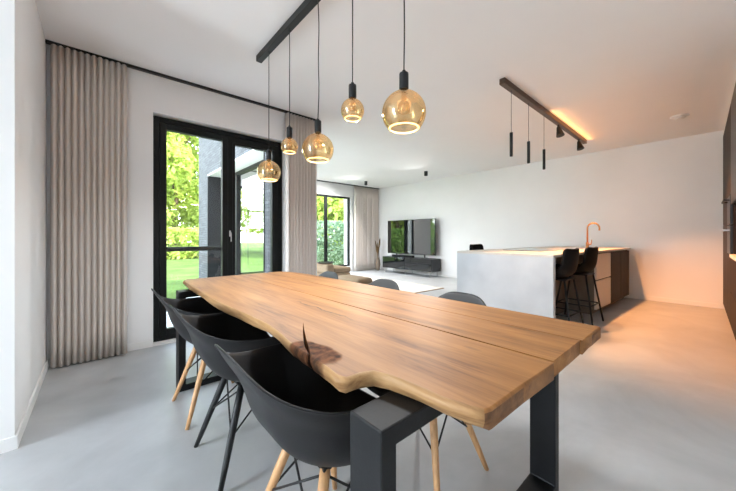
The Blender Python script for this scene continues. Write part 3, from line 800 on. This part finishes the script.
# sofa, seen over the table edge
sofa = thing('sofa', 'low beige fabric sofa beyond the dining table, by the far window', 'sofa', (0, 0, 0))
def cushion(name, x0, x1, y0, y1, z0, z1, r, parent=sofa):
    m = MB(); m.box(x0, x1, y0, y1, z0, z1); return m.build(name, 'sofa_cloth', parent, bevel=r, bseg=4)
cushion('base', -7.05, -5.45, 3.67, 4.30, .06, .31, .03)
cushion('back', -7.05, -5.45, 3.65, 3.86, .31, .535, .06)
cushion('seat_cushion', -6.82, -6.15, 3.86, 4.32, .31, .43, .04); cushion('seat_cushion', -6.14, -5.46, 3.86, 4.32, .31, .43, .04)
cushion('arm', -7.25, -7.03, 3.67, 4.30, .06, .5, .05)
for x in (-7.0, -5.55):
    for y in (3.75, 4.2):
        m = MB(); m.tube([(x, y, 0), (x, y, .07)], .02, 10); m.build('leg', 'black_metal', sofa)
pf = thing('pouf', 'rounded beige fabric ottoman at the end of the sofa', 'ottoman', (-4.42, 3.56, 0))
m = MB(); m.box(-.36, .36, -.18, .18, .035, .38); m.build('cushion', 'sofa_cloth', pf, bevel=.07, bseg=6)
m = MB(); m.box(-.24, .24, -.12, .12, 0, .04); m.build('plinth', 'black_metal', pf)
try_ = MB(); try_.lathe([(0, 0), (.16, 0), (.18, .006), (.185, .022), (.178, .022), (.172, .010), (0, .008)], seg=36); try_ = try_.build('tray', 'satin_black', smooth=False); try_.location = (-5.66, 3.755, .537)
tag(try_, 'round black tray lying on the back of the beige sofa', 'tray')
rug = thing('rug', 'cream wool rug on the concrete floor before the television', 'rug', (-5.15, 5.15, 0.001), math.radians(-2))
m = MB(); m.box(-1.35, 1.28, -.46, .46, 0, .013); m.build('pile', 'rug_wool', rug, bevel=.004)
m = MB(); add(m, [(-1.37, 1.30, -.48, -.46, 0, .012), (-1.37, 1.30, .46, .48, 0, .012), (-1.37, -1.35, -.46, .46, 0, .012), (1.28, 1.30, -.46, .46, 0, .012)]); m.build('hem', 'rug_hem', rug)

# ------------------------------------------------------------------ outside
m = MB(); m.box(-6.6, -4.14, -6, 1.87, -.16, -.04); struct(m.build('terrace_paving', 'paving'))
m = MB(); m.box(-60, -6.6, -30, 40, -.2, -.05); m.box(-6.6, -4.14, -30, -6, -.2, -.05); m.box(-6.6, -4.14, 7.5, 40, -.2, -.05); m.box(-4.14, 40, -30, -4.2, -.2, -.05); struct(m.build('ground', 'lawn_green'))
def leafy(m, n, c, rad, size, rnd, shell=.55):
    bm = m.bm
    for _ in range(n):
        while True:
            d = Vector((rnd.uniform(-1, 1), rnd.uniform(-1, 1), rnd.uniform(-1, 1)))
            if shell < d.length <= 1: break
        p = Vector((c[0] + d.x * rad[0], c[1] + d.y * rad[1], c[2] + d.z * rad[2]))
        a = Vector((rnd.gauss(0, 1), rnd.gauss(0, 1), rnd.gauss(0, 1))).normalized()
        b = a.orthogonal().normalized(); b.rotate(Matrix.Rotation(rnd.uniform(0, 6.28), 3, a))
        e = a.cross(b); s = size * rnd.uniform(.6, 1.3)
        f = bm.faces.new([bm.verts.new(p + b * s), bm.verts.new(p + e * s * .55), bm.verts.new(p - b * s), bm.verts.new(p - e * s * .55)])
def tree(loc, h, w, mat, label, seed, n=10500, size=.19, group='trees beyond the lawn'):
    rnd = random.Random(seed)
    t = thing('leafy_tree', label, 'tree', loc, group=group)
    m = MB(); m.tube([(0, 0, -.1), (.1, .05, h * .3), (0, -.05, h * .6), (.1, 0, h * .8)], [.22, .18, .12, .05], 10)
    for k in range(6):
        a = rnd.uniform(0, 6.28); z = h * rnd.uniform(.3, .6)
        m.tube([(0, 0, z), (w * .4 * math.cos(a), w * .4 * math.sin(a), z + h * .15), (w * .7 * math.cos(a), w * .7 * math.sin(a), z + h * .22)], [.08, .05, .02], 6)
    m.build('trunk', 'bark', t, smooth=True)
    m = MB(); NC = 16
    for k in range(NC):
        a = rnd.uniform(0, 6.28); zz = h * (.16 + .78 * (k + .5) / NC); rr = w * rnd.uniform(.2, .75) * (1.1 - .55 * abs(zz / h - .45) * 2)
        leafy(m, n // NC, (rr * math.cos(a), rr * math.sin(a), zz), (w * .5, w * .5, h * .12), size, rnd)
    m.build('crown', mat, t, recalc=False)
TL = [((-23, 1.2, 0), 12, 3.2, 'leaf_lime', 'lime green tree beyond the lawn, leftmost in the left door pane'),
      ((-25, 4.0, 0), 13, 3.3, 'leaf_lime', 'tall lime green tree beyond the lawn, beside the brick wall in the left pane'),
      ((-29, 7.2, 0), 14, 3.6, 'leaf_green', 'green tree beyond the lawn behind the lime green trees, left pane'),
      ((-27, -1.8, 0), 12, 3.6, 'leaf_green', 'green tree beyond the lawn at the left edge of the door glass'),
      ((-20, -7.4, 0), 10, 3.2, 'leaf_lime', 'lime green tree far across the lawn, mirrored in the terrace glazing'),
      ((-21, 9.5, 0), 11, 3.2, 'leaf_lime', 'lime green tree beyond the house corner, seen past the terrace glazing'),
      ((-15, 10.2, 0), 8, 2.6, 'leaf_lime', 'yellow green tree in the far window, left of its mullion'),
      ((-17.5, 14.6, 0), 9, 3.0, 'leaf_lime', 'yellow green tree in the far window, right of its mullion'),
      ((-24, 18.5, 0), 12, 3.6, 'leaf_green', 'green tree in the far window behind the yellow green ones'),
      ((-25, -14.5, 0), 7, 3.2, 'leaf_green', 'low green tree beyond the lawn, mirrored in the television')]
for i, (loc, h, w, mt, lb) in enumerate(TL): tree(loc, h, w, mt, lb, 20 + i)
def hedge(name, label, x0, x1, y0, y1, h, n, size, mat, seed):
    rnd = random.Random(seed); m = MB(); bm = m.bm
    for _ in range(n):
        p = Vector((rnd.uniform(x0, x1), rnd.uniform(y0, y1), rnd.uniform(-.03, h)))
        a = Vector((rnd.gauss(0, 1), rnd.gauss(0, 1), rnd.gauss(0, 1))).normalized(); b = a.orthogonal().normalized(); e = a.cross(b); s = size * rnd.uniform(.6, 1.3)
        bm.faces.new([bm.verts.new(p + b * s), bm.verts.new(p + e * s * .6), bm.verts.new(p - b * s), bm.verts.new(p - e * s * .6)])
    tag(m.build(name, mat, recalc=False), label, 'hedge')
hedge('hedge', 'light green hedge along the far side of the lawn', -19.2, -18, -4, 5.2, 1.55, 6000, .13, 'leaf_lime', 3)
hedge('hedge', 'grey green clipped hedge outside the far window', -10.6, -9.9, 6.2, 12.5, 1.75, 7000, .075, 'leaf_grey', 4)
hedge('hedge', 'low green shrubs on the lawn beside the dark metal frame', -12.9, -12.4, -2.2, -.1, .75, 1600, .08, 'leaf_green', 6)
hedge('hedge', 'green hedge on the near side of the lawn, mirrored in the television', -16.5, -15.5, -11, -2.2, 1.7, 6500, .12, 'leaf_green', 8)
m = MB(); X_ = -12.2
for y_ in (-.80, .03): m.box(X_, X_ + .05, y_, y_ + .05, -.08, 2.15)
m.box(X_, X_ + .05, -.80, .08, 2.1, 2.15); m.box(X_, X_ + .05, -.80, .08, .75, .79); m.box(X_, X_ + .05, -.80, .08, .45, .48)
tag(m.build('garden_frame', 'steel_black'), 'thin dark metal frame standing on the lawn, mirrored in the terrace glazing', 'frame')
# ------------------------------------------------------------------ light
w = bpy.data.worlds.new('sky'); scene.world = w; w.use_nodes = True
nt = w.node_tree; nt.nodes.clear()
out = nt.nodes.new('ShaderNodeOutputWorld'); bg = nt.nodes.new('ShaderNodeBackground')
tcw = nt.nodes.new('ShaderNodeTexCoord'); sxw = nt.nodes.new('ShaderNodeSeparateXYZ'); rw = nt.nodes.new('ShaderNodeValToRGB')
nt.links.new(tcw.outputs['Generated'], sxw.inputs[0]); nt.links.new(sxw.outputs['Z'], rw.inputs[0])
rw.color_ramp.elements[0].position = 0; rw.color_ramp.elements[0].color = (.92, .95, 1, 1)
rw.color_ramp.elements[1].position = .8; rw.color_ramp.elements[1].color = (.66, .80, 1, 1)
nt.links.new(rw.outputs[0], bg.inputs[0]); bg.inputs[1].default_value = 2.15
nt.links.new(bg.outputs[0], out.inputs[0])

def light(name, typ, loc, energy, color, target=None, **kw):
    l = bpy.data.lights.new(name, typ); l.energy = energy; l.color = color
    for k, v in kw.items(): setattr(l, k, v)
    o = bpy.data.objects.new(name, l); COL.objects.link(o); o.location = loc
    if target is not None:
        o.rotation_euler = (Vector(target) - Vector(loc)).to_track_quat('-Z', 'Y').to_euler()
    return o
light('sunlight', 'SUN', (0, 0, 10), 1.7, (1, .95, .86), target=(-4.5, -3.5, 0), angle=.05)
DAY = (.78, .89, 1.0)
light('daylight_rear_window', 'AREA', (-1.9, -3.95, 1.28), 25, DAY, target=(-1.6, 0, 1.28), shape='RECTANGLE', size=.8, size_y=2.4)
WARM = (1, .40, .125)
light('track_halo_fill', 'AREA', (TX + .045, 5.35, CEIL - .05), .4, WARM, target=(TX + 1.0, 5.35, CEIL + .35), shape='RECTANGLE', size=1.8, size_y=.03)  # added light for the warm halo on the ceiling; the bar has no strip
for y, e, tgt in ((4.89, 33, (-.30, 5.2, 0)), (5.88, 56, (-.10, 5.7, 0))):
    d = (Vector(tgt) - Vector((TX, y, CEIL - .1))).normalized()
    light('track_spot', 'SPOT', Vector((TX, y, CEIL - .1)) + d * .16, e, WARM, target=tgt, spot_size=math.radians(92), spot_blend=.55, shadow_soft_size=.03)
for x, z, r in ((-2.53, 1.674, .098), (-2.153, 1.811, .064), (-1.748, 1.702, .104), (-1.378, 1.847, .067), (-.983, 1.713, .105)):
    light('globe_bulb', 'AREA', (x, PY, z - r * .73), 1.25 if r > .08 else .8, (.92, .96, 1), target=(x, PY, 0), shape='DISK', size=1.2 * r)
for x, y, e in ((-6.85, 5.98, 62), (-4.80, 6.20, 42)):
    light('ceiling_spot', 'SPOT', (x, y, CEIL - .125), e, (1, .98, .96), target=(x + .2, y - 2.2, 0), spot_size=math.radians(150), spot_blend=1., shadow_soft_size=.04)
for y in (3.36, 3.83, 4.33):
    light('tube_pendant', 'SPOT', (TX, y, 1.98), 8, (1, .62, .34), target=(TX, y, 0), spot_size=math.radians(70), spot_blend=.6, shadow_soft_size=.012)
# portals guide the sky through the visible windows
for loc, tgt, sx, sy in (((-3.97, 1.14, 1.2), (0, 1.14, 1.2), 1.44, 2.37), ((-7.9, 5.41, 1.28), (0, 5.41, 1.28), 1.34, 2.2), ((-7.9, 3.12, 1.28), (0, 3.12, 1.28), 1.2, 2.2), ((-6.03, 1.9, 1.26), (-6.03, 5, 1.26), 3.1, 2.5)):
    o = light('sky_portal', 'AREA', loc, 1, (1, 1, 1), target=tgt, shape='RECTANGLE', size=sx, size_y=sy); o.data.cycles.is_portal = True

# ------------------------------------------------------------------ camera
cam = bpy.data.cameras.new('camera'); co = bpy.data.objects.new('camera', cam); COL.objects.link(co)
co.location = (0, 0, 1.12); co.rotation_euler = (PI / 2, 0, math.radians(48.5))
cam.sensor_width = 36; cam.lens = 305 / 736 * 36; cam.shift_y = -(245.5 - 236.5) / 736; cam.clip_start = .02; cam.clip_end = 300
scene.camera = co
scene.view_settings.view_transform = 'Standard'; scene.view_settings.look = 'None'
scene.view_settings.exposure = 2.8; scene.view_settings.gamma = 1; scene.view_settings.use_curve_mapping = False
try:
    scene.cycles.use_denoising = True
    scene.cycles.max_bounces = 10; scene.cycles.diffuse_bounces = 6; scene.cycles.transparent_max_bounces = 24; scene.cycles.caustics_reflective = False; scene.cycles.caustics_refractive = False
    scene.cycles.sample_clamp_indirect = 6
except Exception: pass
